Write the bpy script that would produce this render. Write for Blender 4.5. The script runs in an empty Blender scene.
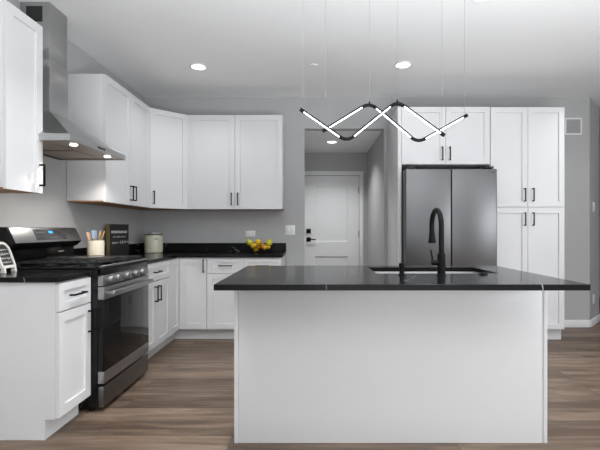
import bpy, bmesh, math, random
from math import pi, radians as R, sin, cos
from mathutils import Vector, Matrix
random.seed(4)
S = bpy.context.scene
C = S.collection

# ------------------------------------------------------------------ camera, world, big lights, exposure
EYE = 1.18
cam_d = bpy.data.cameras.new('camera'); cam = bpy.data.objects.new('camera', cam_d); C.objects.link(cam)
cam_d.sensor_width = 36; cam_d.lens = 25.2                        # 420 px focal length on a 600 px frame
cam.location = (0, 0, EYE); cam.rotation_euler = (pi/2, 0, 0)
cam_d.shift_x = -13.5/600; cam_d.shift_y = 4.5/600
cam_d.clip_start = 0.02
S.camera = cam

wd = bpy.data.worlds.new('World'); S.world = wd; wd.use_nodes = True
wd.node_tree.nodes['Background'].inputs[0].default_value = (0.86, 0.93, 1, 1)
wd.node_tree.nodes['Background'].inputs[1].default_value = 0.6

def area(name, loc, rot, sx, sy, power, col=(1, 1, 1), shape='RECTANGLE', spread=180, parent=None):
    d = bpy.data.lights.new(name, 'AREA'); d.shape = shape; d.size = sx; d.size_y = sy
    d.energy = power; d.color = col; d.spread = R(spread)
    o = bpy.data.objects.new(name, d); C.objects.link(o); o.location = loc; o.rotation_euler = rot
    if parent: o.parent = parent
    return o
# fill lamps added inside the invented rear and side windows, plus an unseen flash
area('fill_rear', (0.7, -3.55, 1.25), (R(100), 0, 0), 4.2, 2.1, 34, (0.93, 0.965, 1))
area('fill_side', (5.12, -0.6, 1.45), (R(110), 0, R(90)), 2.6, 1.6, 125, (0.93, 0.965, 1))
area('bounce_flash', (1.1, -0.2, 0.5), (R(162), 0, 0), 2.2, 1.6, 152, (0.92, 0.965, 1), spread=128)
CAN_W = 5
S.view_settings.view_transform = 'Standard'; S.view_settings.look = 'None'
S.view_settings.gamma = 1.0; S.view_settings.use_curve_mapping = False
S.view_settings.exposure = 0.12

# ------------------------------------------------------------------ materials
def lin(c):
    c /= 255
    return c/12.92 if c <= .04045 else ((c+.055)/1.055)**2.4
def rgb(r, g, b): return (lin(r), lin(g), lin(b), 1)
def new_mat(name):
    m = bpy.data.materials.new(name); m.use_nodes = True
    nt = m.node_tree; return m, nt, nt.nodes['Principled BSDF']
def N(nt, t, **kw):
    n = nt.nodes.new(t)
    for k, v in kw.items(): setattr(n, k, v)
    return n
def mat(name, col, rough=.5, metal=0, noise=0, nscale=30, bump=0, emit=0, spec=.5, stretch=None):
    m, nt, b = new_mat(name)
    b.inputs['Base Color'].default_value = col; b.inputs['Roughness'].default_value = rough
    b.inputs['Metallic'].default_value = metal; b.inputs['Specular IOR Level'].default_value = spec
    tc = N(nt, 'ShaderNodeTexCoord'); mp = N(nt, 'ShaderNodeMapping'); nt.links.new(tc.outputs['Object'], mp.inputs[0])
    if stretch: mp.inputs['Scale'].default_value = stretch
    nz = N(nt, 'ShaderNodeTexNoise'); nz.inputs['Scale'].default_value = nscale; nz.inputs['Detail'].default_value = 3
    nt.links.new(mp.outputs[0], nz.inputs['Vector'])
    if noise:
        mx = N(nt, 'ShaderNodeMix', data_type='RGBA')
        mx.inputs[6].default_value = [c*(1-noise) for c in col[:3]]+[1]
        mx.inputs[7].default_value = [min(1, c*(1+noise)) for c in col[:3]]+[1]
        nt.links.new(nz.outputs['Fac'], mx.inputs[0]); nt.links.new(mx.outputs[2], b.inputs['Base Color'])
    if bump:
        bp = N(nt, 'ShaderNodeBump'); bp.inputs['Strength'].default_value = bump; bp.inputs['Distance'].default_value = .002
        nt.links.new(nz.outputs['Fac'], bp.inputs['Height']); nt.links.new(bp.outputs[0], b.inputs['Normal'])
    if emit:
        b.inputs['Emission Color'].default_value = col; b.inputs['Emission Strength'].default_value = emit
    return m
WALLC = (.44, .44, .44, 1)
M = dict(
    wall=mat('grey wall paint', WALLC, .75, noise=.02, nscale=6, bump=.05),
    ceil=mat('white ceiling paint', (.86, .86, .86, 1), .9, noise=.01, nscale=5),
    trim=mat('white trim paint', (.82, .82, .82, 1), .4, noise=.01),
    cab=mat('white cabinet lacquer', (.70, .70, .705, 1), .36, noise=.012, nscale=4),
    gap=mat('shadow gap', (.03, .03, .03, 1), .7, noise=.02),
    black=mat('matt black metal', (.006, .006, .0065, 1), .45, noise=.1, nscale=80, spec=.1),
    enamel=mat('black enamel', (.006, .006, .0065, 1), .2, noise=.1, spec=.3),
    iron=mat('black cast iron', (.014, .014, .014, 1), .36, noise=.2, nscale=120, bump=.2),
    glass=mat('dark oven glass', (.008, .008, .0085, 1), .03, noise=.02, spec=.22),
    steel=mat('brushed stainless steel', (.40, .40, .405, 1), .36, 1, noise=.05, nscale=6, stretch=(1, 1, 60)),
    hsteel=mat('satin hood steel', (.46, .46, .46, 1), .40, 1, noise=.05, nscale=6, stretch=(60, 60, 1)),
    knobsteel=mat('satin knob steel', (.27, .27, .265, 1), .45, 1, noise=.03),
    darksteel=mat('dark brushed steel', (.21, .21, .215, 1), .34, 1, noise=.05, nscale=6, stretch=(1, 1, 60)),
    fsteel=mat('brushed fridge steel', (.165, .165, .168, 1), .36, 1, noise=.04, nscale=5, stretch=(60, 60, 1)),
    polish=mat('polished steel', (.68, .68, .67, 1), .16, 1, noise=.03),
    griddle=mat('dark griddle steel', (.16, .16, .16, 1), .22, .8, noise=.1),
    under=mat('brushed baffle steel', (.40, .315, .255, 1), .34, .9, noise=.08, nscale=8, stretch=(40, 1, 1)),
    wood=mat('raw birch underside', rgb(168, 118, 70), .6, noise=.15, nscale=5, stretch=(2, 20, 20)),
    pale=mat('pale wood', rgb(214, 176, 122), .55, noise=.15, nscale=14, stretch=(1, 1, 8)),
    olive=mat('stained wood edge', rgb(128, 112, 74), .6, noise=.15, nscale=20, stretch=(1, 1, 6)),
    board=mat('black painted board', (.02, .02, .021, 1), .6, noise=.1),
    whitep=mat('white lettering paint', (.62, .62, .60, 1), .6, noise=.03),
    greyp=mat('grey marking', (.30, .30, .31, 1), .5, noise=.03),
    cream=mat('cream glazed stoneware', rgb(214, 212, 190), .25, noise=.03, nscale=8),
    crock=mat('ivory stoneware', rgb(236, 224, 204), .4, noise=.06, nscale=10),
    greylid=mat('pale grey lid', rgb(170, 170, 168), .4, noise=.03),
    seal=mat('dark seal ring', rgb(60, 58, 55), .5, noise=.05),
    blue=mat('pale blue silicone', rgb(160, 182, 204), .45, noise=.04),
    pink=mat('peach silicone', rgb(216, 176, 150), .45, noise=.04),
    chalk=mat('white washed wood', rgb(216, 212, 206), .6, noise=.08, nscale=25),
    plate=mat('white plastic', (.80, .80, .79, 1), .35, noise=.01),
    slot=mat('shaded slot plastic', (.25, .25, .25, 1), .5, noise=.02),
    lens=mat('glowing lamp lens', (1, .99, .97, 1), .5, emit=5, noise=.0),
    hoodlens=mat('warm glowing lens', (1, .93, .8, 1), .5, emit=9),
    led=mat('glowing led diffuser', (1, 1, 1, 1), .5, emit=4),
    digit=mat('blue lit digits', (.05, .35, .9, 1), .5, emit=1.2),
    panelgrey=mat('grey control glass', (.05, .05, .052, 1), .2, noise=.03),
    wire=mat('thin steel cable', (.22, .22, .22, 1), .5, .3, noise=.03),
    vent=mat('grey vent mesh', (.42, .42, .42, 1), .6, noise=.04),
    ventdark=mat('dark vent slots', (.02, .02, .02, 1), .6, noise=.05),
    lemon=mat('lemon skin', rgb(228, 186, 30), .45, noise=.12, nscale=18, bump=.2),
    orange=mat('orange skin', rgb(224, 160, 40), .45, noise=.12, nscale=18, bump=.2),
    lime=mat('green yellow pear skin', rgb(194, 188, 44), .45, noise=.2, nscale=14, bump=.1),
    amber=mat('russet pear skin', rgb(176, 122, 34), .45, noise=.25, nscale=14, bump=.1),
    stalk=mat('brown stalk', rgb(80, 58, 32), .7, noise=.1),
    sinksteel=mat('satin sink steel', (.74, .74, .74, 1), .45, 1, noise=.04),
    pane=None,
)
nt = M['hsteel'].node_tree; b = nt.nodes['Principled BSDF']; b.inputs['Roughness'].default_value = .34; b.inputs['Anisotropic'].default_value = .8
tg = N(nt, 'ShaderNodeTangent', direction_type='RADIAL', axis='Z'); nt.links.new(tg.outputs[0], b.inputs['Tangent'])
# window glass
m, nt, b = new_mat('clear glass'); b.inputs['Transmission Weight'].default_value = 1; b.inputs['Roughness'].default_value = 0; b.inputs['IOR'].default_value = 1.1
M['pane'] = m

def quartz():
    m, nt, b = new_mat('black quartz with white veins')
    tc = N(nt, 'ShaderNodeTexCoord'); L = nt.links.new
    nz = N(nt, 'ShaderNodeTexNoise'); nz.inputs['Scale'].default_value = 2.2; nz.inputs['Detail'].default_value = 5
    L(tc.outputs['Object'], nz.inputs['Vector'])
    vm = N(nt, 'ShaderNodeVectorMath', operation='MULTIPLY_ADD'); vm.inputs[1].default_value = (.5, .5, .5)
    L(nz.outputs['Color'], vm.inputs[0]); L(tc.outputs['Object'], vm.inputs[2])
    vo = N(nt, 'ShaderNodeTexVoronoi', feature='DISTANCE_TO_EDGE'); vo.inputs['Scale'].default_value = 2.1
    L(vm.outputs[0], vo.inputs['Vector'])
    rp = N(nt, 'ShaderNodeValToRGB'); e = rp.color_ramp.elements
    e[0].position = 0; e[0].color = (1, 1, 1, 1); e[1].position = .0065; e[1].color = (0, 0, 0, 1)
    L(vo.outputs['Distance'], rp.inputs[0])
    n2 = N(nt, 'ShaderNodeTexNoise'); n2.inputs['Scale'].default_value = 3.1; n2.inputs['Detail'].default_value = 2
    L(tc.outputs['Object'], n2.inputs['Vector'])
    r2 = N(nt, 'ShaderNodeValToRGB'); e = r2.color_ramp.elements; e[0].position = .53; e[1].position = .70
    L(n2.outputs['Fac'], r2.inputs[0])
    mu = N(nt, 'ShaderNodeMath', operation='MULTIPLY'); L(rp.outputs[0], mu.inputs[0]); L(r2.outputs[0], mu.inputs[1])
    mx = N(nt, 'ShaderNodeMix', data_type='RGBA'); mx.inputs[6].default_value = (.010, .010, .0105, 1); mx.inputs[7].default_value = (.55, .54, .52, 1)
    L(mu.outputs[0], mx.inputs[0]); L(mx.outputs[2], b.inputs['Base Color'])
    b.inputs['Roughness'].default_value = .16; b.inputs['Specular IOR Level'].default_value = .5; b.inputs['IOR'].default_value = 1.2
    return m
M['quartz'] = quartz()

def planks():
    m, nt, b = new_mat('grey brown vinyl planks'); L = nt.links.new
    tc = N(nt, 'ShaderNodeTexCoord')
    br = N(nt, 'ShaderNodeTexBrick'); br.offset = .37; br.squash = 1
    for k, v in (('Scale', 1), ('Mortar Size', .0012), ('Mortar Smooth', .1), ('Bias', 0), ('Brick Width', 1.25), ('Row Height', .185)):
        br.inputs[k].default_value = v
    br.inputs['Color1'].default_value = (0, 0, 0, 1); br.inputs['Color2'].default_value = (1, 1, 1, 1); br.inputs['Mortar'].default_value = (.0, .0, .0, 1)
    L(tc.outputs['Object'], br.inputs['Vector'])
    # every plank shifts the grain by its own amount
    vm = N(nt, 'ShaderNodeVectorMath', operation='MULTIPLY_ADD'); vm.inputs[1].default_value = (7.3, 3.1, 5.7)
    L(br.outputs['Color'], vm.inputs[0]); L(tc.outputs['Object'], vm.inputs[2])
    mp = N(nt, 'ShaderNodeMapping'); mp.inputs['Scale'].default_value = (.9, 9, 1); L(vm.outputs[0], mp.inputs[0])
    n1 = N(nt, 'ShaderNodeTexNoise'); n1.inputs['Scale'].default_value = 1.6; n1.inputs['Detail'].default_value = 6; n1.inputs['Roughness'].default_value = .62; n1.inputs['Distortion'].default_value = .6
    L(mp.outputs[0], n1.inputs['Vector'])
    mp2 = N(nt, 'ShaderNodeMapping'); mp2.inputs['Scale'].default_value = (2.5, 70, 1); L(vm.outputs[0], mp2.inputs[0])
    n2 = N(nt, 'ShaderNodeTexNoise'); n2.inputs['Scale'].default_value = 1.5; n2.inputs['Detail'].default_value = 4; L(mp2.outputs[0], n2.inputs['Vector'])
    a = N(nt, 'ShaderNodeMath', operation='MULTIPLY_ADD'); a.inputs[1].default_value = .22; L(br.outputs['Color'], a.inputs[0])
    s = N(nt, 'ShaderNodeMath', operation='MULTIPLY_ADD'); s.inputs[1].default_value = .95; s.inputs[2].default_value = -.14; L(n1.outputs['Fac'], s.inputs[0]); L(s.outputs[0], a.inputs[2])
    f = N(nt, 'ShaderNodeMath', operation='MULTIPLY_ADD'); f.inputs[1].default_value = .28; L(n2.outputs['Fac'], f.inputs[0]); L(a.outputs[0], f.inputs[2])
    rp = N(nt, 'ShaderNodeValToRGB'); e = rp.color_ramp.elements
    e[0].position = .26; e[0].color = rgb(58, 47, 39); e[1].position = .88; e[1].color = rgb(150, 130, 112)
    k = e.new(.56); k.color = rgb(104, 87, 73)
    L(f.outputs[0], rp.inputs[0])
    mx = N(nt, 'ShaderNodeMix', data_type='RGBA'); mx.inputs[7].default_value = rgb(44, 36, 30)
    L(br.outputs['Fac'], mx.inputs[0]); L(rp.outputs[0], mx.inputs[6]); L(mx.outputs[2], b.inputs['Base Color'])
    b.inputs['Roughness'].default_value = .42; b.inputs['Specular IOR Level'].default_value = .4
    bp = N(nt, 'ShaderNodeBump'); bp.inputs['Strength'].default_value = .12; bp.inputs['Distance'].default_value = .002
    L(n2.outputs['Fac'], bp.inputs['Height']); L(bp.outputs[0], b.inputs['Normal'])
    return m
M['floor'] = planks()

# ------------------------------------------------------------------ mesh helpers
def BM(): return bmesh.new()
def merge(dst, src):
    mp = {}
    for v in src.verts: mp[v] = dst.verts.new(v.co)
    for f in src.faces:
        try: dst.faces.new([mp[v] for v in f.verts])
        except ValueError: pass
    src.free()
def box(bm, x0, x1, y0, y1, z0, z1, bev=.0, mtx=None, seg=2):
    t = bmesh.new(); bmesh.ops.create_cube(t, size=1)
    for v in t.verts:
        v.co = Vector(((x0+x1)/2+v.co.x*(x1-x0), (y0+y1)/2+v.co.y*(y1-y0), (z0+z1)/2+v.co.z*(z1-z0)))
    if bev: bmesh.ops.bevel(t, geom=t.edges[:], offset=bev, segments=seg, affect='EDGES', profile=.5)
    if mtx is not None: bmesh.ops.transform(t, matrix=mtx, verts=t.verts)
    merge(bm, t); return bm
def prism(bm, pts, a0, a1, axis='z', bev=0):
    """outline pts pulled along axis; x: pts=(y,z); y: pts=(x,z); z: pts=(x,y)"""
    t = bmesh.new()
    def P(p, a):
        return {'x': (a, p[0], p[1]), 'y': (p[0], a, p[1]), 'z': (p[0], p[1], a)}[axis]
    lo = [t.verts.new(P(p, a0)) for p in pts]; hi = [t.verts.new(P(p, a1)) for p in pts]
    t.faces.new(lo); t.faces.new(hi[::-1]); n = len(pts)
    for i in range(n): t.faces.new((lo[i], hi[i], hi[(i+1) % n], lo[(i+1) % n]))
    bmesh.ops.recalc_face_normals(t, faces=t.faces)
    if bev: bmesh.ops.bevel(t, geom=t.edges[:], offset=bev, segments=2, affect='EDGES', profile=.5)
    merge(bm, t); return bm
def tube(bm, pts, r, seg=10, caps=True, closed=False):
    pts = [Vector(p) for p in pts]; n = len(pts); rad = r if isinstance(r, (list, tuple)) else [r]*n
    rings = []; up = None
    for i, p in enumerate(pts):
        if closed: d = pts[(i+1) % n]-pts[i-1]
        else: d = pts[min(i+1, n-1)]-pts[max(i-1, 0)]
        d.normalize()
        if up is None:
            up = Vector((0, 0, 1)) if abs(d.z) < .9 else Vector((1, 0, 0))
        u = d.cross(up); u.normalize(); w = u.cross(d); w.normalize(); up = w
        rings.append([bm.verts.new(p+(u*cos(2*pi*k/seg)+w*sin(2*pi*k/seg))*rad[i]) for k in range(seg)])
    for i in range(n if closed else n-1):
        a, c = rings[i], rings[(i+1) % n]
        for k in range(seg): bm.faces.new((a[k], a[(k+1) % seg], c[(k+1) % seg], c[k]))
    if caps and not closed: bm.faces.new(rings[0][::-1]); bm.faces.new(rings[-1])
    return bm
def lathe(bm, prof, seg=32, mtx=None):
    t = bmesh.new(); rings = []
    for (r, z) in prof:
        if r < 1e-6: rings.append([t.verts.new((0, 0, z))])
        else: rings.append([t.verts.new((r*cos(2*pi*k/seg), r*sin(2*pi*k/seg), z)) for k in range(seg)])
    for a, c in zip(rings, rings[1:]):
        for k in range(seg):
            k2 = (k+1) % seg
            if len(a) == 1 and len(c) == 1: continue
            if len(a) == 1: t.faces.new((a[0], c[k2], c[k]))
            elif len(c) == 1: t.faces.new((a[k], a[k2], c[0]))
            else: t.faces.new((a[k], a[k2], c[k2], c[k]))
    bmesh.ops.recalc_face_normals(t, faces=t.faces)
    if mtx is not None: bmesh.ops.transform(t, matrix=mtx, verts=t.verts)
    merge(bm, t); return bm
def obj(name, bm, m, parent=None, loc=(0, 0, 0), rz=0, rot=None, sharp=35):
    me = bpy.data.meshes.new(name)
    bmesh.ops.recalc_face_normals(bm, faces=bm.faces)
    bm.to_mesh(me); bm.free()
    for p in me.polygons: p.use_smooth = True
    me.set_sharp_from_angle(angle=R(sharp))
    me.materials.append(M[m] if isinstance(m, str) else m)
    o = bpy.data.objects.new(name, me); C.objects.link(o)
    o.location = loc; o.rotation_euler = rot or (0, 0, rz)
    if parent: o.parent = parent
    return o
def tag(o, label, cat, group=None, kind=None):
    o['label'] = label; o['category'] = cat
    if group: o['group'] = group
    if kind: o['kind'] = kind
    return o
def thing(name, label, cat, loc=(0, 0, 0), rz=0, group=None):
    o = bpy.data.objects.new(name, None); C.objects.link(o); o.empty_display_size = .1
    o.location = loc; o.rotation_euler = (0, 0, rz)
    return tag(o, label, cat, group)
def struct(name, bm, m, label, cat):
    return tag(obj(name, bm, m), label, cat, kind='structure')
def dup(o, parent=None):
    c = o.copy(); C.objects.link(c)
    if parent: c.parent = parent
    for ch in list(o.children): dup(ch, c)
    return c

# ------------------------------------------------------------------ room shell
XL, YB, H = -2.055, 5.07, 2.775
HALLX0, HALLX1, HALLZ, HALLY = -.109, .85, 2.398, 6.67
struct('floor', box(BM(), -2.3, 5.4, -4.0, 7.6, -.1, 0), 'floor', 'grey brown wood plank floor running across the kitchen', 'floor')
struct('ceiling', box(BM(), -2.3, 5.4, -4.0, 7.6, H, H+.1), 'ceil', 'smooth white ceiling above the kitchen', 'ceiling')
struct('ceiling_hall', box(BM(), HALLX0-.42, HALLX1+.12, YB+.125, HALLY+.12, HALLZ, HALLZ+.08), 'ceil', 'lower white ceiling of the passage to the door', 'ceiling')
struct('wall_left', box(BM(), XL-.12, XL, -3.6, YB+.12, 0, H), 'wall', 'grey wall behind the range and hood', 'wall')
bm = BM(); box(bm, XL, HALLX0, YB, YB+.12, 0, H); box(bm, HALLX0, HALLX1, YB, YB+.12, HALLZ, H)
box(bm, HALLX1, 3.333, YB, YB+.12, 0, H)
struct('wall_back', bm, 'wall', 'grey back wall with the opening to the passage', 'wall')
struct('wall_hall_left', box(BM(), HALLX0-.42, HALLX0-.3, YB+.125, HALLY, 0, HALLZ), 'wall', 'grey left side wall inside the passage', 'wall')
struct('wall_hall_right', box(BM(), HALLX1, HALLX1+.12, YB+.125, HALLY, 0, HALLZ), 'wall', 'grey right side wall inside the passage', 'wall')
DX0, DX1, DZ = -.148, .722, 2.035
bm = BM(); box(bm, HALLX0-.42, DX0-.005, HALLY, HALLY+.12, 0, HALLZ); box(bm, DX1+.005, HALLX1+.12, HALLY, HALLY+.12, 0, HALLZ)
box(bm, DX0-.005, DX1+.005, HALLY, HALLY+.12, DZ+.005, HALLZ)
struct('wall_hall_end', bm, 'wall', 'grey end wall of the passage around the white door', 'wall')
# angled wall at the right
q = .352
struct('wall_angled', prism(BM(), [(3.336, YB), (3.336+q, YB+q), (3.336+q-.085, YB+q+.085), (3.336-.0, YB+.165)], 0, H), 'wall', 'narrow angled grey wall right of the tall pantry', 'wall')
struct('wall_far', box(BM(), 2.9, 5.2, 7.3, 7.42, 0, H), 'wall', 'grey wall of the room beyond the angled corner', 'wall')
struct('wall_side_hall', box(BM(), 2.9, 3.0, 5.25, 7.29, 0, H), 'wall', 'grey wall behind the angled corner', 'wall')
bm = BM(); box(bm, 5.2, 5.32, -3.6, -1.9, 0, H); box(bm, 5.2, 5.32, .7, 7.42, 0, H); box(bm, 5.2, 5.32, -1.9, .7, 0, .6); box(bm, 5.2, 5.32, -1.9, .7, 2.3, H)
struct('wall_right', bm, 'wall', 'grey right wall with an added side window', 'wall')
bm = BM(); box(bm, XL-.12, -1.5, -3.72, -3.6, 0, H); box(bm, 2.9, 5.32, -3.72, -3.6, 0, H); box(bm, -1.5, 2.9, -3.72, -3.6, 2.36, H); box(bm, -1.5, 2.9, -3.72, -3.6, 0, .12)
struct('wall_rear', bm, 'wall', 'grey rear wall with added wide glazing', 'wall')
bm = BM()
for x in (-1.5, -.06, 1.4, 2.84): box(bm, x, x+.06, -3.69, -3.63, .12, 2.36)
box(bm, -1.5, 2.9, -3.69, -3.63, .12, .18); box(bm, -1.5, 2.9, -3.69, -3.63, 2.30, 2.36)
struct('window_1', bm, 'trim', 'white framed wide patio window added unseen in the rear wall', 'window')  # invented opening out of view, goes with the rear fill lamp
bm = BM()
for y in (-1.9, -.63, .64): box(bm, 5.23, 5.29, y, y+.06, .6, 2.3)
box(bm, 5.23, 5.29, -1.9, .7, .6, .66); box(bm, 5.23, 5.29, -1.9, .7, 2.24, 2.3)
struct('window_2', bm, 'trim', 'white framed side window added unseen in the right wall', 'window')  # invented opening out of view, goes with the side fill lamp
# baseboards
def bb(name, pts, label):
    struct(name, prism(BM(), pts, 0.001, .088, bev=.002), 'trim', label, 'baseboard')
bb('baseboard_back', [(2.665, YB-.014), (3.328, YB-.014), (3.333, YB-.001), (2.665, YB-.001)], 'white baseboard between the tall pantry and the angled wall')
k = .0095
bb('baseboard_angled', [(3.336+k, YB-k), (3.336+q+k, YB+q-k), (3.336+q, YB+q-.001), (3.337, YB-.001)], 'white baseboard along the angled wall')
bb('baseboard_hall', [(HALLX1-.014, YB+.13), (HALLX1-.001, YB+.13), (HALLX1-.001, HALLY-.03), (HALLX1-.014, HALLY-.03)], 'white baseboard along the passage right wall')
# casing and door at the end of the passage
bm = BM(); cw = .064
box(bm, DX0-.006-cw, DX0-.006, HALLY-.018, HALLY-.001, 0.001, DZ+.006, .003); box(bm, DX1+.006, DX1+.006+cw, HALLY-.018, HALLY-.001, 0.001, DZ+.006, .003)
box(bm, DX0-.006-cw, DX1+.006+cw, HALLY-.018, HALLY-.001, DZ+.006, DZ+.006+cw, .003)
struct('trim_1', bm, 'trim', 'white casing around the passage door', 'door casing')

def panel_front(bm, w, h, rects, t=.04, depth=.008, slope=.012):
    """slab w x h, front at y=0, with recessed panels"""
    xs = sorted({0, w, *[r[0] for r in rects], *[r[1] for r in rects]}); zs = sorted({0, h, *[r[2] for r in rects], *[r[3] for r in rects]})
    V = {}
    def v(x, y, z):
        kk = (round(x, 5), round(y, 5), round(z, 5))
        if kk not in V: V[kk] = bm.verts.new((x, y, z))
        return V[kk]
    def f(*p):
        try: bm.faces.new([v(*a) for a in p])
        except ValueError: pass
    for x0, x1 in zip(xs, xs[1:]):
        for z0, z1 in zip(zs, zs[1:]):
            if any(r[0]-1e-6 <= x0 and x1 <= r[1]+1e-6 and r[2]-1e-6 <= z0 and z1 <= r[3]+1e-6 for r in rects): continue
            f((x0, 0, z0), (x1, 0, z0), (x1, 0, z1), (x0, 0, z1))
    for (a, b_, c, d) in rects:
        i = slope; A, B, Cc, D = a+i, b_-i, c+i, d-i
        o = [(a, 0, c), (b_, 0, c), (b_, 0, d), (a, 0, d)]; n_ = [(A, depth, Cc), (B, depth, Cc), (B, depth, D), (A, depth, D)]
        for q_ in range(4): f(o[q_], o[(q_+1) % 4], n_[(q_+1) % 4], n_[q_])
        f(*n_)
    f((0, t, 0), (w, t, 0), (w, t, h), (0, t, h))
    def edge(vals, fixed):
        for a, b_ in zip(vals, vals[1:]):
            if fixed[0] == 'z': f((a, 0, fixed[1]), (b_, 0, fixed[1]), (b_, t, fixed[1]), (a, t, fixed[1]))
            else: f((fixed[1], 0, a), (fixed[1], 0, b_), (fixed[1], t, b_), (fixed[1], t, a))
    edge(xs, ('z', 0)); edge(xs, ('z', h)); edge(zs, ('x', 0)); edge(zs, ('x', w))
    return bm
dw = DX1-DX0; st = .185
bm = panel_front(BM(), dw, DZ-.012, [(st-.01, dw-st+.01, .98, 1.86), (st-.01, dw-st+.01, .24, .745)], t=.042, depth=.016, slope=.010)
dr = tag(obj('door_1', bm, 'trim', loc=(DX0, HALLY+.012, .008)), 'white two panel door at the end of the passage', 'door', kind='structure')
def rose(z): return box(BM(), .035, .105, -.014, .0, z-.035, z+.035, .003)
obj('deadbolt', lathe(rose(1.155-.008), [(0, .03), (.02, .03), (.024, .024), (.024, 0)], 20, Matrix.Translation((.07, -.014, 1.147)) @ Matrix.Rotation(R(90), 4, 'X')), 'black', dr)['label'] = 'black square deadbolt'
bm = rose(1.015); tube(bm, [(.07, -.01, 1.015), (.07, -.055, 1.015)], .011); box(bm, .06, .185, -.066, -.05, 1.006, 1.024, .004)
obj('lever_handle', bm, 'black', dr)['label'] = 'black lever handle on a square rose'
for z in (.2, 1.10, 1.80):
    bm = BM(); tube(bm, [(dw+.001, -.006, z-.05), (dw+.001, -.006, z+.05)], .0065); box(bm, dw-.006, dw+.002, -.003, .002, z-.05, z+.05)
    obj('hinge', bm, 'black', dr)

# ------------------------------------------------------------------ ceiling fittings
def can(x, y, z, r, power, label, group=None, spread=125):
    t = thing('recessed_light', label, 'ceiling light', (x, y, z), 0, group)
    obj('trim_ring', lathe(BM(), [(r*.74, -.002), (r*.78, -.010), (r*.95, -.008), (r, -.0005), (r*.74, -.0005)], 40), 'plate', t)
    obj('lens', lathe(BM(), [(0, -.004), (r*.74, -.004), (r*.74, -.001)], 40), 'lens', t)
    area('lamp', (0, 0, -.02), (0, 0, 0), r*1.5, r*1.5, power, (.97, .985, 1), 'DISK', spread, t)
    return t
can(-1.125, 4.11, H, .088, 3, 'round recessed ceiling light above the left corner wall cabinets')
can(.866, 4.06, H, .088, .5, 'round recessed ceiling light above the refrigerator')
for x, y, p in ((1.15, 2.85, 4), (-.5, 2.45, 16)):  # out of view; the left one added to brighten the wall cabinets
    can(x, y, H, .088, p, 'unseen round recessed ceiling light nearer than the island pendant or over the open room', 'recessed lights of the open room', 125)
for x, y in ((3.0, 4.0), (2.85, 2.75), (-1.1, 1.2), (1.1, 1.2), (-1.1, -1.3), (.9, -1.3), (2.85, -1.3)):  # unseen grid; the one beside the pantry added to lighten the right wall
    can(x, y, H, .088, CAN_W, 'unseen round recessed ceiling light nearer than the island pendant or over the open room', 'recessed lights of the open room')
can(.255, 5.82, HALLZ, .085, 9, 'small round recessed light in the passage ceiling')
tag(obj('sprinkler_cover', lathe(BM(), [(0, -.009), (.036, -.009), (.040, -.006), (.040, -.0005)], 36), 'ceil', loc=(0.0, 4.08, H)), 'round white cover plate on the ceiling between the two recessed lights', 'ceiling plate')

# ------------------------------------------------------------------ cabinets
def shaker(w, h, fr=.057, t=.019):
    return panel_front(BM(), w, h, [(fr, w-fr, fr, h-fr)], t=t, depth=.011, slope=.001)
def pull(parent, x, z, L=.14, vertical=True, y=0):
    bm = BM(); s = .0055
    if vertical:
        box(bm, x-s, x+s, y-.036, y-.026, z-L/2, z+L/2, .002)
        for e in (-1, 1): zz = z+e*(L/2-.0055); box(bm, x-s, x+s, y-.030, y, zz-s, zz+s, .0015)
    else:
        box(bm, x-L/2, x+L/2, y-.036, y-.026, z-s, z+s, .002)
        for e in (-1, 1): xx = x+e*(L/2-.0055); box(bm, xx-s, xx+s, y-.030, y, z-s, z+s, .0015)
    o = obj('handle', bm, 'black', parent); o['label'] = 'black bar pull'
    return o
def front(parent, kind, x0, x1, z0, z1, hx=None, hz=None, vertical=True, fr=.057, loc=None, rz=0, g=.0022):
    w, h = x1-x0-2*g, z1-z0-2*g
    d = obj(kind, shaker(w, h, fr), 'cab', parent, loc or (x0+g, -.0205, z0+g), rz)
    if hx is not None: pull(d, hx-x0-g if loc is None else hx, hz-z0-g, .14, vertical)
    return d
def base_body(bm, w, d, h=.884, toe=.06, th=.115):
    return prism(bm, [(0, h), (0, th), (toe, th), (toe, .0), (d, 0), (d, h)], 0, w, 'x')
XF, YF = -1.445, 4.48      # box fronts of the left and the back base runs
LD = XF-XL-.004            # depth of the left run
# near base cabinet, left of the range
t = thing('base_cabinet', 'single door white base cabinet with drawer, nearest on the left of the range', 'cabinet', (XF, 2.352, 0), pi/2)
obj('body', base_body(BM(), .336, LD), 'cab', t)
front(t, 'drawer', 0, .336, .716, .878, .168, .797, False, .045); front(t, 'door', 0, .336, .12, .713, .304, .60)
# drawer base right of the range
Y0 = 3.440
t = thing('base_cabinet', 'white base cabinet with one drawer over two doors, right of the range', 'cabinet', (XF, Y0, 0), pi/2)
w = .730; obj('body', base_body(BM(), w, LD), 'cab', t)
front(t, 'drawer', 0, w, .716, .878, w/2, .797, False, .045)
front(t, 'door', 0, w/2, .12, .713, w/2-.04, .60); front(t, 'door', w/2, w, .12, .713, w/2+.04, .60)
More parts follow.
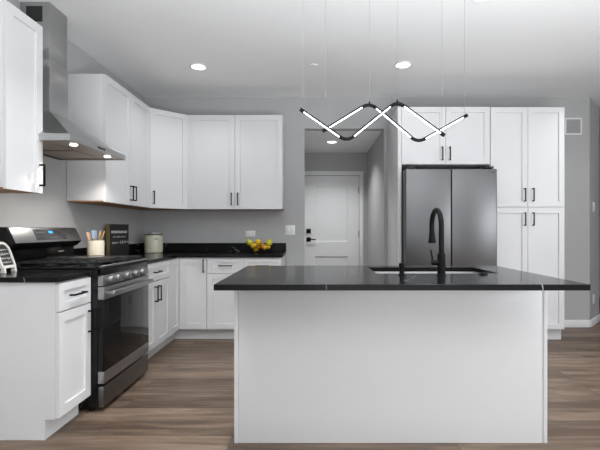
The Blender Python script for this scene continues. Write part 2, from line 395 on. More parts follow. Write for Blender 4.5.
# L-shaped corner base
YC0 = Y0+w+.002; XC1 = -1.132
t = thing('corner_base_cabinet', 'white L-shaped corner base cabinet with a door on each face', 'cabinet', (XL+.004, YC0, 0))
def rel(pts, o): return [(a-o[0], b_-o[1]) for a, b_ in pts]
o0 = (XL+.004, YC0); yb = YB-.004
bm = prism(BM(), rel([(XL+.004, YC0), (XF, YC0), (XF, YF), (XC1, YF), (XC1, yb), (XL+.004, yb)], o0), .115, .884)
prism(bm, rel([(XL+.004, YC0), (XF-.06, YC0), (XF-.06, YF+.057), (XC1, YF+.057), (XC1, yb), (XL+.004, yb)], o0), 0, .115)
obj('body', bm, 'cab', t)
L1 = YF-.0225-YC0
front(t, 'door', 0, L1, .12, .878, None, loc=(XF+.0205-o0[0], .0015, .1215), rz=pi/2)
L2 = XC1-XF-.0225
front(t, 'door', 0, L2, .12, .878, L2-.033, .795, loc=(XF+.0225-o0[0], YF-.0205-o0[1], .1215))
# back base with two drawers
w = .785
t = thing('base_cabinet', 'white back wall base cabinet with two drawers, under the fruit bowl', 'cabinet', (XC1+.002, YF, 0))
obj('body', base_body(BM(), w, YB-YF-.004, toe=.057), 'cab', t)
for i in (0, 1):
    a, b_ = (0, w/2) if i == 0 else (w/2, w)
    front(t, 'drawer', a, b_, .716, .878, (a+b_)/2, .797, False, .045)
    front(t, 'door', a, b_, .12, .713, w/2+(-.04 if i == 0 else .04), .60)
# wall cabinets
UB, UT = 1.408, 2.475; UH = UT-UB
XU, YU = -1.75, 4.765
def wall_body(bm, w, d): return box(bm, 0, w, 0, d, .012, UH, .001)
def wall_cab(label, loc, rz, w, d, doors):
    t = thing('wall_cabinet', label, 'cabinet', loc, rz)
    obj('body', wall_body(BM(), w, d), 'cab', t)
    o = obj('underside_panel', box(BM(), .004, w-.004, .004, d-.004, .003, .0115), 'wood', t); o['label'] = 'bare birch underside'
    for (a, b_, hx) in doors: front(t, 'door', a, b_, .0, UH, hx, .115)
    return t
dU = XU-XL-.004
wall_cab('single door white wall cabinet at the left edge, before the hood', (XU, 2.362, UB), pi/2, .322, dU, [(0, .322, .29)])
wl = 4.458-3.492
wall_cab('white two door wall cabinet on the left wall beyond the hood', (XU, 3.492, UB), pi/2, wl, dU, [(0, wl*.52, wl*.52-.032), (wl*.52, wl, wl*.52+.034)])
# diagonal corner wall cabinet
o0 = (XU, 4.4615); e1 = (-1.4275, YU)
t = thing('corner_wall_cabinet', 'white diagonal corner wall cabinet with one door', 'cabinet', (o0[0], o0[1], UB))
pent = rel([(XL+.004, o0[1]), o0, e1, (e1[0], yb), (XL+.004, yb)], o0)
obj('body', prism(BM(), pent, .012, UH), 'cab', t)
o = obj('underside_panel', prism(BM(), [(p[0]*.98-.003, p[1]*.98+.006) for p in pent], .003, .0115), 'wood', t); o['label'] = 'bare birch underside'
dl = math.hypot(e1[0]-o0[0], e1[1]-o0[1]); an = math.atan2(e1[1]-o0[1], e1[0]-o0[0]); nx, ny = sin(an), -cos(an)
front(t, 'door', 0, dl-.014, 0, UH, .033, .115, loc=(.007*cos(an)+nx*.0205, .007*sin(an)+ny*.0205, .0015), rz=an)
wb = -.352+1.4245
wall_cab('white two door wall cabinet on the back wall, right of the corner one', (-1.4245, YU, UB), 0, wb, YB-YU-.004, [(0, wb/2, wb/2-.036), (wb/2, wb, wb/2+.036)])
# refrigerator surround
YP = 4.45
tag(obj('tall_end_panel', box(BM(), .89, .928, YP-.02, YB-.004, .0, UT, .0015), 'cab'), 'white full height end panel left of the refrigerator', 'panel')
t = thing('wall_cabinet', 'white two door cabinet above the refrigerator', 'cabinet', (.930, YP, 1.868))
w = .930; hh = UT-1.868
obj('body', box(BM(), 0, w, 0, YB-YP-.004, 0, hh, .001), 'cab', t)
front(t, 'door', 0, w/2, 0, hh, w/2-.04, .112); front(t, 'door', w/2, w, 0, hh, w/2+.04, .112)
PX, PW = 1.863, .796
t = thing('pantry_cabinet', 'tall white four door pantry cabinet right of the refrigerator', 'cabinet', (PX, YP, 0))
obj('body', base_body(BM(), PW, YB-YP-.004, UT, .06, .122), 'cab', t)
pw = PW-.022
for z0, z1, hz in ((.127, 1.412, 1.29), (1.418, UT-.003, 1.545)):
    front(t, 'door', 0.003, .398, z0, z1, .360, hz); front(t, 'door', .398, PW-.010, z0, z1, .448, hz)

# ------------------------------------------------------------------ countertops
def bevel_mod(o, wd_=.002, seg=2):
    b_ = o.modifiers.new('edge', 'BEVEL'); b_.width = wd_; b_.segments = seg; b_.limit_method = 'ANGLE'; return o
CT0, CT1 = .8845, .914
o = obj('countertop', prism(BM(), [(XL+.003, 2.336), (-1.42, 2.336), (-1.42, 2.700), (XL+.003, 2.700)], CT0, CT1), 'quartz')
bevel_mod(tag(o, 'short black quartz countertop on the near left cabinet', 'countertop'))
c = thing('countertop', 'L-shaped black quartz countertop with backsplash along the back corner', 'countertop', (XL, YB, CT0))
XE = -.330; yf = 4.432
pts = [(XL+.003, 3.440), (-1.42, 3.440), (-1.42, yf), (XE-.03, yf), (XE-.009, yf+.009), (XE, yf+.03), (XE, YB-.003), (XL+.003, YB-.003)]
bevel_mod(obj('slab', prism(BM(), pts, CT0, CT1), 'quartz', c, (-XL, -YB, -CT0)))
pts = [(XL+.003, 3.440), (XL+.022, 3.440), (XL+.022, YB-.022), (XE, YB-.022), (XE, YB-.003), (XL+.003, YB-.003)]
bevel_mod(obj('backsplash', prism(BM(), pts, CT1+.0005, 1.018), 'quartz', c, (-XL, -YB, -CT0)))
# island
IX0, IX1, IY0, IY1 = -.4836, 1.341, 2.031, 3.095
SX0, SX1, SY0, SY1 = .384, 1.124, 2.545, 2.958
bm = BM(); xs = [IX0, SX0, SX1, IX1]; ys = [IY0, SY0, SY1, IY1]
g = {(i, j, k_): bm.verts.new((xs[i], ys[j], (CT0, CT1)[k_])) for i in range(4) for j in range(4) for k_ in (0, 1)}
for i in range(3):
    for j in range(3):
        if (i, j) == (1, 1): continue
        for k_ in (0, 1): bm.faces.new([g[i, j, k_], g[i+1, j, k_], g[i+1, j+1, k_], g[i, j+1, k_]])
def side(a, b_): bm.faces.new([g[a+(0,)], g[b_+(0,)], g[b_+(1,)], g[a+(1,)]])
for i in range(3):
    side((i, 0), (i+1, 0)); side((i, 3), (i+1, 3)); side((0, i), (0, i+1)); side((3, i), (3, i+1))
side((1, 1), (2, 1)); side((2, 1), (2, 2)); side((2, 2), (1, 2)); side((1, 2), (1, 1))
bevel_mod(tag(obj('countertop', bm, 'quartz'), 'black quartz island countertop with white veins and a sink cutout', 'countertop'))
PX0, PX1, PY0, PY1 = -.4385, 1.2913, 2.318, 3.045
t = thing('kitchen_island', 'large white kitchen island with plain back panel', 'island', ((PX0+PX1)/2, 2.68, 0)); ox, oy = (PX0+PX1)/2, 2.68
bm = BM()
e_ = .022
x0, x1, y0, y1 = PX0+e_-ox, PX1-e_-ox, PY0+.02-oy, PY1-oy
box(bm, x0, x1, y0, y0+.03, .0, .883); box(bm, x0, x0+.02, y0+.03, y1, .0, .883); box(bm, x1-.02, x1, y0+.03, y1, .0, .883)
box(bm, x0+.02, x1-.02, y1-.02, y1, .115, .883); box(bm, x0+.02, x1-.02, y1-.08, y1-.06, 0, .115); box(bm, x0+.02, x1-.02, y0+.03, y1-.02, .115, .135)
obj('body', bm, 'cab', t)
obj('back_panel', box(BM(), PX0+.024-ox, PX1-.024-ox, PY0+.003-oy, PY0+.0195-oy, .0, .883, .001), 'cab', t)
for a in (PX0, PX1-.0225): obj('corner_trim', box(BM(), a-ox, a+.0225-ox, PY0-oy, PY1-oy, .0, .883, .0015), 'cab', t)
n = 4; sw = (PX1-PX0-.05)/n
for i in range(n):
    a = i*sw; d = obj('door', shaker(sw-.004, .755), 'cab', t, (x1-.0-a-.002, y1+.0205, .122), pi)
    pull(d, (sw-.04) if i % 2 == 0 else .04, .62)

# ------------------------------------------------------------------ sink, faucet and fittings
zb = CT0-.0035; bm = BM()
def ring4(x0, x1, y0, y1, z): return [bm.verts.new(p) for p in ((x0, y0, z), (x1, y0, z), (x1, y1, z), (x0, y1, z))]
m_ = .006; dpt = .2
rs = [ring4(SX0-.03, SX1+.03, SY0-.03, SY1+.03, zb), ring4(SX0-m_, SX1+m_, SY0-m_, SY1+m_, zb), ring4(SX0-m_+.012, SX1+m_-.012, SY0-m_+.012, SY1+m_-.012, zb-dpt),
      ]
for a, b_ in zip(rs, rs[1:]):
    for i in range(4): bm.faces.new((a[i], a[(i+1) % 4], b_[(i+1) % 4], b_[i]))
bm.faces.new(rs[-1])
sk = obj('undermount_sink', bm, 'sinksteel'); sk.modifiers.new('thick', 'SOLIDIFY').thickness = -.0015
tag(sk, 'rectangular stainless undermount sink set in the island countertop', 'sink')
obj('drain', lathe(BM(), [(0, .002), (.03, .002), (.045, .005), (.05, .0015)], 24), 'polish', sk, (.75, 2.80, zb-dpt+.001))
fx, fy = .738, 2.425
t = thing('faucet', 'tall matte black gooseneck pull-down faucet at the island sink', 'faucet', (fx, fy, CT1))
obj('body', lathe(BM(), [(0, .0005), (.027, .0005), (.027, .006), (.023, .009), (.0225, .125), (.0195, .129), (0, .129)], 28), 'black', t)
pts = [(0, 0, .125), (0, 0, .285)]; rr = .098
for k_ in range(1, 15):
    a = pi-(pi*1.06)*k_/14; pts.append((0, rr+rr*cos(a), .285+rr*sin(a)))
a = pi-pi*1.06; dy, dz = sin(a), -cos(a)
tip = Vector(pts[-1]); dirv = (tip-Vector(pts[-2])).normalized(); pts.append(tuple(tip+dirv*.008))
obj('spout', tube(BM(), pts, .0150, 16), 'black', t)
p = Vector(pts[-1]); seq = [p+dirv*q_ for q_ in (.0, .010, .045, .068, .078)]
obj('spray_head', tube(BM(), seq, [.0152, .0165, .0195, .0235, .022], 18), 'black', t)
bm = BM(); tube(bm, [(-.018, 0, .075), (-.056, 0, .075)], .0165, 18); tube(bm, [(-.050, 0, .080), (-.052, 0, .105), (-.062, 0, .150)], [.0055, .005, .0045], 10)
obj('lever_handle', bm, 'black', t)
t = thing('soap_dispenser', 'short black soap dispenser pump beside the faucet', 'soap dispenser', (.515, 2.45, CT1))
obj('base', lathe(BM(), [(0, .0005), (.021, .0005), (.021, .006), (.014, .009), (.013, .038), (0, .038)], 24), 'black', t)
bm = BM(); lathe(bm, [(0, .038), (.0155, .038), (.0165, .042), (.0165, .067), (.013, .071), (0, .071)], 24); tube(bm, [(0, .01, .058), (0, .05, .060), (0, .058, .054)], .006, 10)
obj('pump_head', bm, 'black', t)
tag(obj('air_switch_button', lathe(BM(), [(0, .011), (.012, .011), (.014, .007), (.024, .006), (.025, .0005), (0, .0005)], 24), 'black', loc=(1.00, 2.475, CT1)), 'small black round push button on the island countertop right of the faucet', 'button')

# ------------------------------------------------------------------ gas range (local x = along the wall, -y = into the room)
RW = .733
t = thing('gas_range', 'stainless steel gas range with black oven glass and five knobs', 'range', (-1.388, 2.703, 0), pi/2)
bm = box(BM(), 0, RW, .0, .675, .03, .920, .003)
for x in (.04, RW-.04):
    for y in (.06, .6): tube(bm, [(x, y, .0), (x, y, .04)], .016, 12)
obj('body', bm, 'enamel', t)
ck = obj('cooktop', box(BM(), -.0, RW, -.012, .545, .9205, .938, .004), 'enamel', t)
obj('front_trim', box(BM(), .0, RW, -.030, -.0125, .934, .946, .003), 'steel', ck)
obj('front_fascia', box(BM(), .0, RW, -.030, -.0125, .8825, .9335, .002), 'enamel', ck)
for bx, by, br in ((.14, .13, .042), (.14, .40, .034), (RW-.14, .13, .042), (RW-.14, .40, .034), (RW/2, .27, .036)):
    bm = BM(); lathe(bm, [(0, .004), (br*1.25, .004), (br*1.25, .010), (br, .012), (br, .018), (br*.9, .021), (0, .021)], 24, Matrix.Translation((bx, by, .9345)))
    obj('burner', bm, 'iron', ck)
def grate(x0, x1):
    bm = BM(); zt = .969; s = .005; h_ = .011
    for x in (x0+s, (x0+x1)/2, x1-s): box(bm, x-s, x+s, .012, .535, zt-h_, zt, .002)
    for y in (.017, .13, .27, .41, .53): box(bm, x0, x1, y-s, y+s, zt-h_, zt, .002)
    for x in (x0+.012, x1-.012):
        for y in (.02, .275, .525): box(bm, x-.006, x+.006, y-.006, y+.006, .9384, zt-.004, .001)
    for y in (.20, .34): box(bm, (x0+x1)/2-.055, (x0+x1)/2+.055, y-.004, y+.004, zt-h_, zt, .002)
    return bm
for x0, x1 in ((.012, .243), (.249, RW-.249), (RW-.243, RW-.012)): obj('grate', grate(x0, x1), 'iron', t)
obj('griddle', box(BM(), .262, RW-.262, .06, .50, .970, .980, .004), 'griddle', t)['label'] = 'flat dark griddle plate'
obj('control_panel', prism(BM(), [(-.036, .816), (-.033, .877), (-.030, .881), (-.0005, .881), (-.0005, .816)], 0.0, RW, 'x', .0015), 'steel', t)
for x in (.068, .165, .308, .455, .570):
    mt = Matrix.Translation((x, -.0355, .849)) @ Matrix.Rotation(R(90), 4, 'X')
    kb = obj('knob', lathe(BM(), [(0, .034), (.0235, .034), (.0255, .031), (.027, .008), (.0315, .006), (.0315, 0), (0, 0)], 28, mt), 'knobsteel', t)
    obj('pointer', box(BM(), x-.0045, x+.0045, -.0785, -.068, .830, .868, .002), 'knobsteel', kb)
dr = obj('oven_door', box(BM(), .002, RW-.002, -.036, -.001, .2625, .7275, .002), 'enamel', t)
obj('top_rail', box(BM(), .0, RW, -.0405, -.0005, .728, .809, .002), 'steel', dr)
obj('bottom_rail', box(BM(), .0, RW, -.0405, -.0005, .185, .262, .002), 'steel', dr)
obj('window', box(BM(), .004, RW-.004, -.0400, -.0362, .2635, .7265, .001), 'glass', dr)
bm = BM(); box(bm, .03, RW-.03, -.094, -.074, .752, .782, .007, seg=3)
for x in (.045, RW-.045): box(bm, x-.014, x+.014, -.080, -.0407, .756, .778, .004)
obj('handle', bm, 'steel', dr)
bm = BM()
for i in range(7): box(bm, RW/2-.03+i*.009, RW/2-.025+i*.009, -.0410, -.0406, .219, .226)
obj('nameplate', bm, 'greyp', dr)
obj('storage_drawer', box(BM(), .002, RW-.002, -.036, -.001, .032, .168, .004), 'darksteel', t)
# backguard with clock
bg = obj('backguard', prism(BM(), [(.522, 1.088), (.573, 1.193), (.59, 1.196), (.638, 1.196), (.638, .9215), (.585, .9215), (.585, 1.045), (.556, 1.055)], -.022, RW+.022, 'x', .002), 'enamel', t)
import itertools
def slab_on_slope(bm, xa, xb, ta, tb, off, th):
    a, b_ = Vector((.522, 1.088)), Vector((.573, 1.193)); d = b_-a; nrm = Vector((-d.y, d.x)).normalized()
    p0, p1 = a+d*ta+nrm*off, a+d*tb+nrm*off
    return prism(bm, [p0, p1, p1+nrm*th, p0+nrm*th], xa, xb, 'x', min(.001, th*.3))
obj('face', slab_on_slope(BM(), -.008, RW+.020, .02, .985, .0003, .003), 'steel', bg)
dp = obj('display', slab_on_slope(BM(), .21, .565, .16, .86, .0036, .0015), 'panelgrey', bg)
bm = BM()
for i, x in enumerate((.372, .384, .398, .410)): slab_on_slope(bm, x, x+.008, .60, .76, .0053, .0004)
obj('clock_digits', bm, 'digit', dp)
bm = BM()
for i in range(6): slab_on_slope(bm, .235+i*.016, .242+i*.016, .64, .67, .0053, .0004)
for i in range(4): slab_on_slope(bm, .36+i*.026, .37+i*.026, .28, .315, .0053, .0004)
for i in range(3): slab_on_slope(bm, .225+i*.0, .232, .34+i*.2, .37+i*.2, .0053, .0004); slab_on_slope(bm, .54, .547, .30+i*.2, .33+i*.2, .0053, .0004)
obj('lettering', bm, 'greyp', dp)
bm = BM()
for i in range(8): box(bm, .545+i*.009, .551+i*.009, .5835, .5846, 1.008, 1.016)
obj('pale_strokes', bm, 'whitep', bg)  # row of small pale strokes low on the backguard

# ------------------------------------------------------------------ range hood
HX, HY, HZ = XL+.003, 3.030, 1.743
t = thing('range_hood', 'stainless steel chimney range hood on the left wall above the range', 'range hood', (HX, HY, HZ))
D_, W_ = .521, .388
cx0, cx1, cD, ch = -.093, .127, .207, .262
bm = BM()
def q4(x1_, ya, yb_, z): return [bm.verts.new(p) for p in ((0, ya, z), (x1_, ya, z), (x1_, yb_, z), (0, yb_, z))]
r0 = q4(D_, -W_, W_, 0); r1 = q4(D_, -W_, W_, .042); r2 = q4(D_-.012, -W_+.012, W_-.012, .044); r3 = q4(cD+.004, cx0-.004, cx1+.004, ch)
ri = q4(D_-.012, -W_+.012, W_-.012, 0); rt = q4(D_-.012, -W_+.012, W_-.012, .020)
for a, b_ in ((r0, r1), (r1, r2), (r2, r3), (r0, ri), (ri, rt)):
    for i in range(4): bm.faces.new((a[i], a[(i+1) % 4], b_[(i+1) % 4], b_[i]))
bm.faces.new(r3)
cp = obj('canopy', bm, 'hsteel', t, sharp=20)
obj('filter_panel', box(BM(), .013, D_-.013, -W_+.013, W_-.013, .006, .019), 'under', t)['label'] = 'brown tinted baffle filter panel'
bm = BM()
for ya, yb_ in ((-W_+.04, -.004), (.004, W_-.04)):
    box(bm, .06, .34, ya, ya+.006, .003, .0059); box(bm, .06, .34, yb_-.006, yb_, .003, .0059); box(bm, .06, .066, ya, yb_, .003, .0059); box(bm, .334, .34, ya, yb_, .003, .0059)
obj('filter_frame', bm, 'under', t)
for y in (-.215, .245):
    l = obj('hood_lamp', lathe(BM(), [(0, .002), (.018, .002), (.022, .0005), (.024, .0055), (0, .0055)], 24), 'hoodlens', t, (.445, y, .0))
    l['label'] = 'small glowing hood lamp'
    d = bpy.data.lights.new('lamp', 'SPOT'); d.energy = 8; d.spot_size = R(125); d.spot_blend = .5; d.shadow_soft_size = .02; d.color = (1, .93, .84)
    o = bpy.data.objects.new('lamp', d); C.objects.link(o); o.parent = l; o.location = (0, 0, -.02)
bm = BM()
for i in range(5): box(bm, D_-.0005, D_+.003, -.05+i*.022, -.035+i*.022, .014, .028, .001)
obj('button_strip', bm, 'enamel', t)
bm = box(BM(), 0, cD, cx0, cx1, ch+.0005, 2.375-HZ, .0015)
obj('chimney_lower', bm, 'hsteel', t)
up = obj('chimney_upper', box(BM(), 0, cD-.004, cx0+.003, cx1-.003, 2.3755-HZ, H-HZ-.001, .0015), 'hsteel', t)
bm = BM()
for i in range(7): box(bm, .045, .15, cx0+.0022, cx0+.0032, 2.645-HZ+i*.013, 2.653-HZ+i*.013)
box(bm, .04, .155, cx0+.0024, cx0+.0031, 2.635-HZ, 2.745-HZ)
obj('vent_slots', bm, 'ventdark', up)

# ------------------------------------------------------------------ refrigerator
FX0, FX1, FY = .934, 1.859, 4.25
t = thing('refrigerator', 'stainless steel french door refrigerator between the end panel and the pantry', 'refrigerator', (FX0, FY, 0))
fw = FX1-FX0
obj('body', box(BM(), .004, fw-.004, .078, .79, .02, 1.80, .004), 'panelgrey', t)
obj('door', box(BM(), 0, fw/2-.003, 0, .076, .70, 1.795, .008, seg=3), 'fsteel', t)
d2 = obj('door', box(BM(), fw/2+.003, fw, 0, .076, .70, 1.795, .008, seg=3), 'fsteel', t)
obj('freezer_drawer', box(BM(), 0, fw, 0, .076, .37, .692, .008, seg=3), 'fsteel', t); obj('freezer_drawer', box(BM(), 0, fw, 0, .076, .05, .362, .008, seg=3), 'fsteel', t)
bm = BM()
for i in range(6): box(bm, fw-.075+i*.009, fw-.069+i*.009, -.0006, .001, 1.758, 1.765)
obj('nameplate', bm, 'ventdark', d2)
for x in (.03, fw-.11): obj('hinge_cover', box(BM(), x, x+.08, .01, .14, 1.801, 1.822, .004), 'enamel', t)

# ------------------------------------------------------------------ zigzag pendant
py0 = 2.56; sc = 420/py0
def Z(px, py): return Vector(((px-313.5)/sc, 0, EYE+(229.5-py)/sc))
A = [Z(300.2, 110), Z(346.7, 142.3), Z(396.7, 101.8), Z(443.8, 136.3)]
B = [Z(322.6, 130.8), Z(370, 101.8), Z(418.3, 142.3), Z(468.3, 114.3)]
t = thing('pendant_light', 'black zigzag linear pendant light with glowing tubes hanging over the island', 'pendant light', (.43, py0, H))
off = Vector((.43, py0, H))
def strip(bm, p, q_, dn0, dn1, hy, bev=.001):
    """bar from p to q in the xz plane, from dn0 to dn1 along the downward normal"""
    d = (q_-p).normalized(); nrm = Vector((d.z, 0, -d.x)); nrm = nrm if nrm.z < 0 else -nrm
    L_ = (q_-p).length; mt = Matrix.Translation(p) @ Matrix((d, Vector((0, 1, 0)), nrm)).transposed().to_4x4()
    return box(bm, 0, L_, -hy, hy, dn0, dn1, bev, mt)
for P_, dy in ((A, -.016), (B, .016)):
    b0 = len(P_); arc = .054
    rail = BM(); led = BM(); con = BM()
    Q = [Vector((v.x, dy, v.z))+Vector((0, py0, 0))-off for v in P_]
    for i in range(3):
        p, q_ = Q[i], Q[i+1]; d = (q_-p).normalized()
        a = p+d*(.028 if i == 0 else arc); b_ = q_-d*(.028 if i == 2 else arc)
        strip(rail, a, b_, -.0100, -.001, .0065); strip(led, a, b_, -.001, .0050, .0045, .0015)
    ro = obj('light_bar', rail, 'black', t)
    lo_ = obj('glowing_tube', led, 'led', ro); lo_['label'] = 'glowing white tube'
    for i in (1, 2):
        d0 = (Q[i]-Q[i-1]).normalized(); d1 = (Q[i+1]-Q[i]).normalized(); pts = []
        p0, p1 = Q[i]-d0*arc, Q[i]+d1*arc
        for k_ in range(13):
            u = k_/12; pts.append(p0*(1-u)**2+Q[i]*2*u*(1-u)+p1*u*u)
        cb = tube(BM(), pts, .0105, 10)
        obj('bend_connector', cb, 'black', ro)
    for p, q_ in ((Q[0], Q[1]), (Q[3], Q[2])):
        d = (q_-p).normalized(); obj('end_cap', strip(BM(), p, p+d*.0285, -.010, .010, .0095, .002), 'black', ro)
    ap = 2 if P_ is A else 1
    pk = (Q[ap-1]+Q[ap]*2+Q[ap+1])*.25
    d0 = (Q[ap]-Q[ap-1]).normalized(); d1 = (Q[ap+1]-Q[ap]).normalized(); pk = (Q[ap]-d0*arc)*.25+Q[ap]*.5+(Q[ap]+d1*arc)*.25
    for e in (Q[0]+(Q[1]-Q[0]).normalized()*.02, pk, Q[3]+(Q[2]-Q[3]).normalized()*.02):
        obj('cable', tube(BM(), [(e.x, e.y, e.z+.008), (e.x, e.y, -.02)], .0008, 6), 'wire', t)
    obj('cable_grip', tube(BM(), [(pk.x, pk.y, pk.z+.006), (pk.x, pk.y, pk.z+.022)], .005, 8), 'black', ro)
obj('ceiling_canopy', box(BM(), -.55, .55, -.035, .035, -.022, -.001, .003), 'plate', t)

# ------------------------------------------------------------------ plates on the walls
def wall_plate(name, label, cat, loc, rot, w, h, cuts):
    t = tag(obj(name, box(BM(), -w/2, w/2, -.006, -.0005, -h/2, h/2, .002), 'plate', loc=loc, rz=rot), label, cat)
    for nm, rects, m_ in cuts:
        for (x0, x1, z0, z1, y) in rects: obj(nm, box(BM(), x0, x1, -.006-y, -.0058, z0, z1, min(.001, y*.4)), m_, t)
    return t
sB = 420/YB
wall_plate('outlet', 'white horizontal double outlet on the back wall above the fruit bowl', 'outlet', ((250.5-313.5)/sB, YB, EYE-(233.6-229.5)/sB), 0, .116, .070,
           [('socket', [(-.046, -.012, -.016, .016, .002), (.012, .046, -.016, .016, .002)], 'plate'),
            ('socket_slot', [(-.036, -.033, -.008, .006, .0026), (-.026, -.023, -.008, .006, .0026), (.022, .025, -.008, .006, .0026), (.032, .035, -.008, .006, .0026)], 'slot')])
wall_plate('light_switch', 'white double rocker light switch on the back wall right of the fruit bowl', 'light switch', ((290.2-313.5)/sB, YB, EYE-(230-229.5)/sB), 0, .118, .116,
           [('rocker', [(-.044, -.006, -.034, .034, .004), (.006, .044, -.034, .034, .004)], 'plate')])
def ang(px):  # point on the angled wall seen at pixel column px
    a = (px-313.5)/420; s_ = (a*YB-3.336)/(1-a); return (3.336+s_, YB+s_)
ax, ay = ang(593.6)
wall_plate('light_switch', 'narrow white light switch on the angled wall at the right edge', 'light switch', (ax, ay, EYE+(229.5-207)*ay/420), pi/4, .10, .116,
           [('rocker', [(-.016, .016, -.034, .034, .004)], 'plate')])
wall_plate('outlet', 'white outlet low on the angled wall beyond the island', 'outlet', (ax, ay, EYE-(299-229.5)*ay/420), pi/4, .10, .116,
           [('socket', [(-.016, .016, .006, .038, .002), (-.016, .016, -.038, -.006, .002)], 'plate')])
vx, vz, vw, vh = (573-313.5)/sB, EYE+(229.5-126.4)/sB, .205, .205
t = thing('wall_vent', 'white square return air vent high on the wall right of the pantry', 'vent', (vx, YB, vz))
bm = BM(); fr = .018
box(bm, -vw/2, vw/2, -.012, -.001, vh/2-fr, vh/2, .002); box(bm, -vw/2, vw/2, -.012, -.001, -vh/2, -vh/2+fr, .002)
box(bm, -vw/2, -vw/2+fr, -.012, -.001, -vh/2+fr, vh/2-fr, .002); box(bm, vw/2-fr, vw/2, -.012, -.001, -vh/2+fr, vh/2-fr, .002)
obj('frame', bm, 'plate', t)
bm = box(BM(), -vw/2+fr, vw/2-fr, -.004, -.0015, -vh/2+fr, vh/2-fr)
for i in range(12):
    z = -vh/2+fr+.008+i*.0125; box(bm, -vw/2+fr, vw/2-fr, -.0045, .0045, -.0008, .0008, 0, Matrix.Translation((0, -.006, z)) @ Matrix.Rotation(R(35), 4, 'X'))
obj('grille', bm, 'vent', t)

# ------------------------------------------------------------------ counter things
# canister
t = thing('canister', 'cream lidded canister on the black countertop in the left corner', 'canister', (-1.845, 4.85, CT1))
obj('jar', lathe(BM(), [(0, .001), (.094, .001), (.099, .006), (.101, .03), (.101, .185), (.098, .198), (.09, .202), (0, .202)], 40), 'cream', t)
obj('seal_ring', lathe(BM(), [(0, .2025), (.096, .2025), (.098, .206), (.096, .211), (0, .211)], 40), 'seal', t)
obj('lid', lathe(BM(), [(0, .2115), (.060, .2115), (.060, .236), (.056, .241), (0, .241)], 36), 'greylid', t)
bm = BM()
for i in range(6):
    a = R(-62)+i*.062
    box(bm, -.002, .002, -.0006, .0006, -.007, .007, 0, Matrix.Translation((.1013*cos(a), .1013*sin(a), .155)) @ Matrix.Rotation(a+pi/2, 4, 'Z'))
obj('faint_lettering', bm, 'slot', t)
# utensil crock
cxr, cyr = -1.845, 3.56
t = thing('utensil_crock', 'ivory ceramic utensil crock on the countertop right of the range', 'crock', (cxr, cyr, CT1))
obj('pot', lathe(BM(), [(0, .001), (.058, .001), (.064, .006), (.066, .02), (.066, .165), (.064, .172), (.060, .170), (.058, .02), (0, .018)], 36), 'crock', t)
def utensil(name, label, cat, dx, dy, lean_x, lean_y, L_, m_, head):
    base = Vector((cxr+dx, cyr+dy, CT1+.03)); d = Vector((lean_x, lean_y, 1)).normalized()
    o = thing(name, label, cat, base, 0, 'utensils in the crock')
    obj('handle', tube(BM(), [(0, 0, 0), tuple(d*L_*.8)], [.005, .0045], 10), 'pale', o)
    mt = Matrix.Translation(d*L_*.76) @ d.to_track_quat('Z', 'Y').to_matrix().to_4x4()
    bm = BM()
    if head == 'spatula': box(bm, -.026, .026, -.004, .004, -.01, L_*.27, .0035, mt, 3)
    elif head == 'spoon':
        t2 = bmesh.new(); bmesh.ops.create_uvsphere(t2, u_segments=18, v_segments=12, radius=1)
        for v in t2.verts: v.co = Vector((v.co.x*.022, v.co.y*.008-.006*(1-v.co.x**2)*0, v.co.z*.034+.030))
        bmesh.ops.transform(t2, matrix=mt, verts=t2.verts); merge(bm, t2)
    else: box(bm, -.008, .008, -.005, .005, 0, L_*.28, .004, mt, 3)
    obj('head', bm, m_, o)
    return o
utensil('spatula', 'peach silicone spatula leaning left in the utensil crock', 'spatula', -.004, -.012, -.27, 0, .215, 'pink', 'spatula')
utensil('spatula', 'pale blue silicone spatula in the utensil crock', 'spatula', -.002, .015, -.12, .05, .222, 'blue', 'spatula')
utensil('wooden_spoon', 'wooden spoon with a rounded bowl leaning right in the crock', 'spoon', .010, .01, .10, .02, .215, 'pale', 'spoon')
utensil('wooden_turner', 'slim pale wooden stick at the right side of the crock', 'utensil', -.002, -.016, .36, .05, .226, 'pale', 'stick')
# lettered block sign
def squig(bm, x0, x1, z, amp, n, r, y):
    pts = []
    for i in range(n*6+1):
        u = i/(n*6); pts.append((x0+(x1-x0)*u+amp*.5*sin(u*n*2*pi+1), y, z+amp*sin(u*n*2*pi)*(.6+.4*sin(u*5.1))))
    tube(bm, pts, r, 5); return bm
bw, bt, bh = .30, .042, .318
t = thing('block_sign', 'black block sign with white lettering and wooden edge, behind the utensil crock', 'sign', (-1.975, 4.07, CT1+.0005), R(80))
obj('board', box(BM(), 0, bw, 0, bt, 0, bh, .002), 'olive', t)
obj('black_face', box(BM(), .0, bw, -.002, -.0003, 0, bh, .0005), 'board', t)
bm = BM(); x = .022
while x < bw-.03:
    ww = random.choice((.009, .012, .014)); box(bm, x, x+.0040, -.0032, -.0021, .228, .254)
    box(bm, x+ww-.0040, x+ww, -.0032, -.0021, .230, .252); zc = random.choice((.230, .240, .249)); box(bm, x, x+ww, -.0032, -.0021, zc, zc+.005)
    x += ww+.005
x = .05
while x < bw-.05:
    ww = random.choice((.006, .009)); box(bm, x, x+.003, -.0032, -.0021, .184, .201); box(bm, x, x+ww, -.0032, -.0021, .191, .195); x += ww+random.choice((.004, .004, .012))
squig(bm, .03, .13, .135, .010, 5, .0026, -.003); squig(bm, .15, .30, .142, .019, 4, .0026, -.003)
obj('lettering', bm, 'whitep', t)
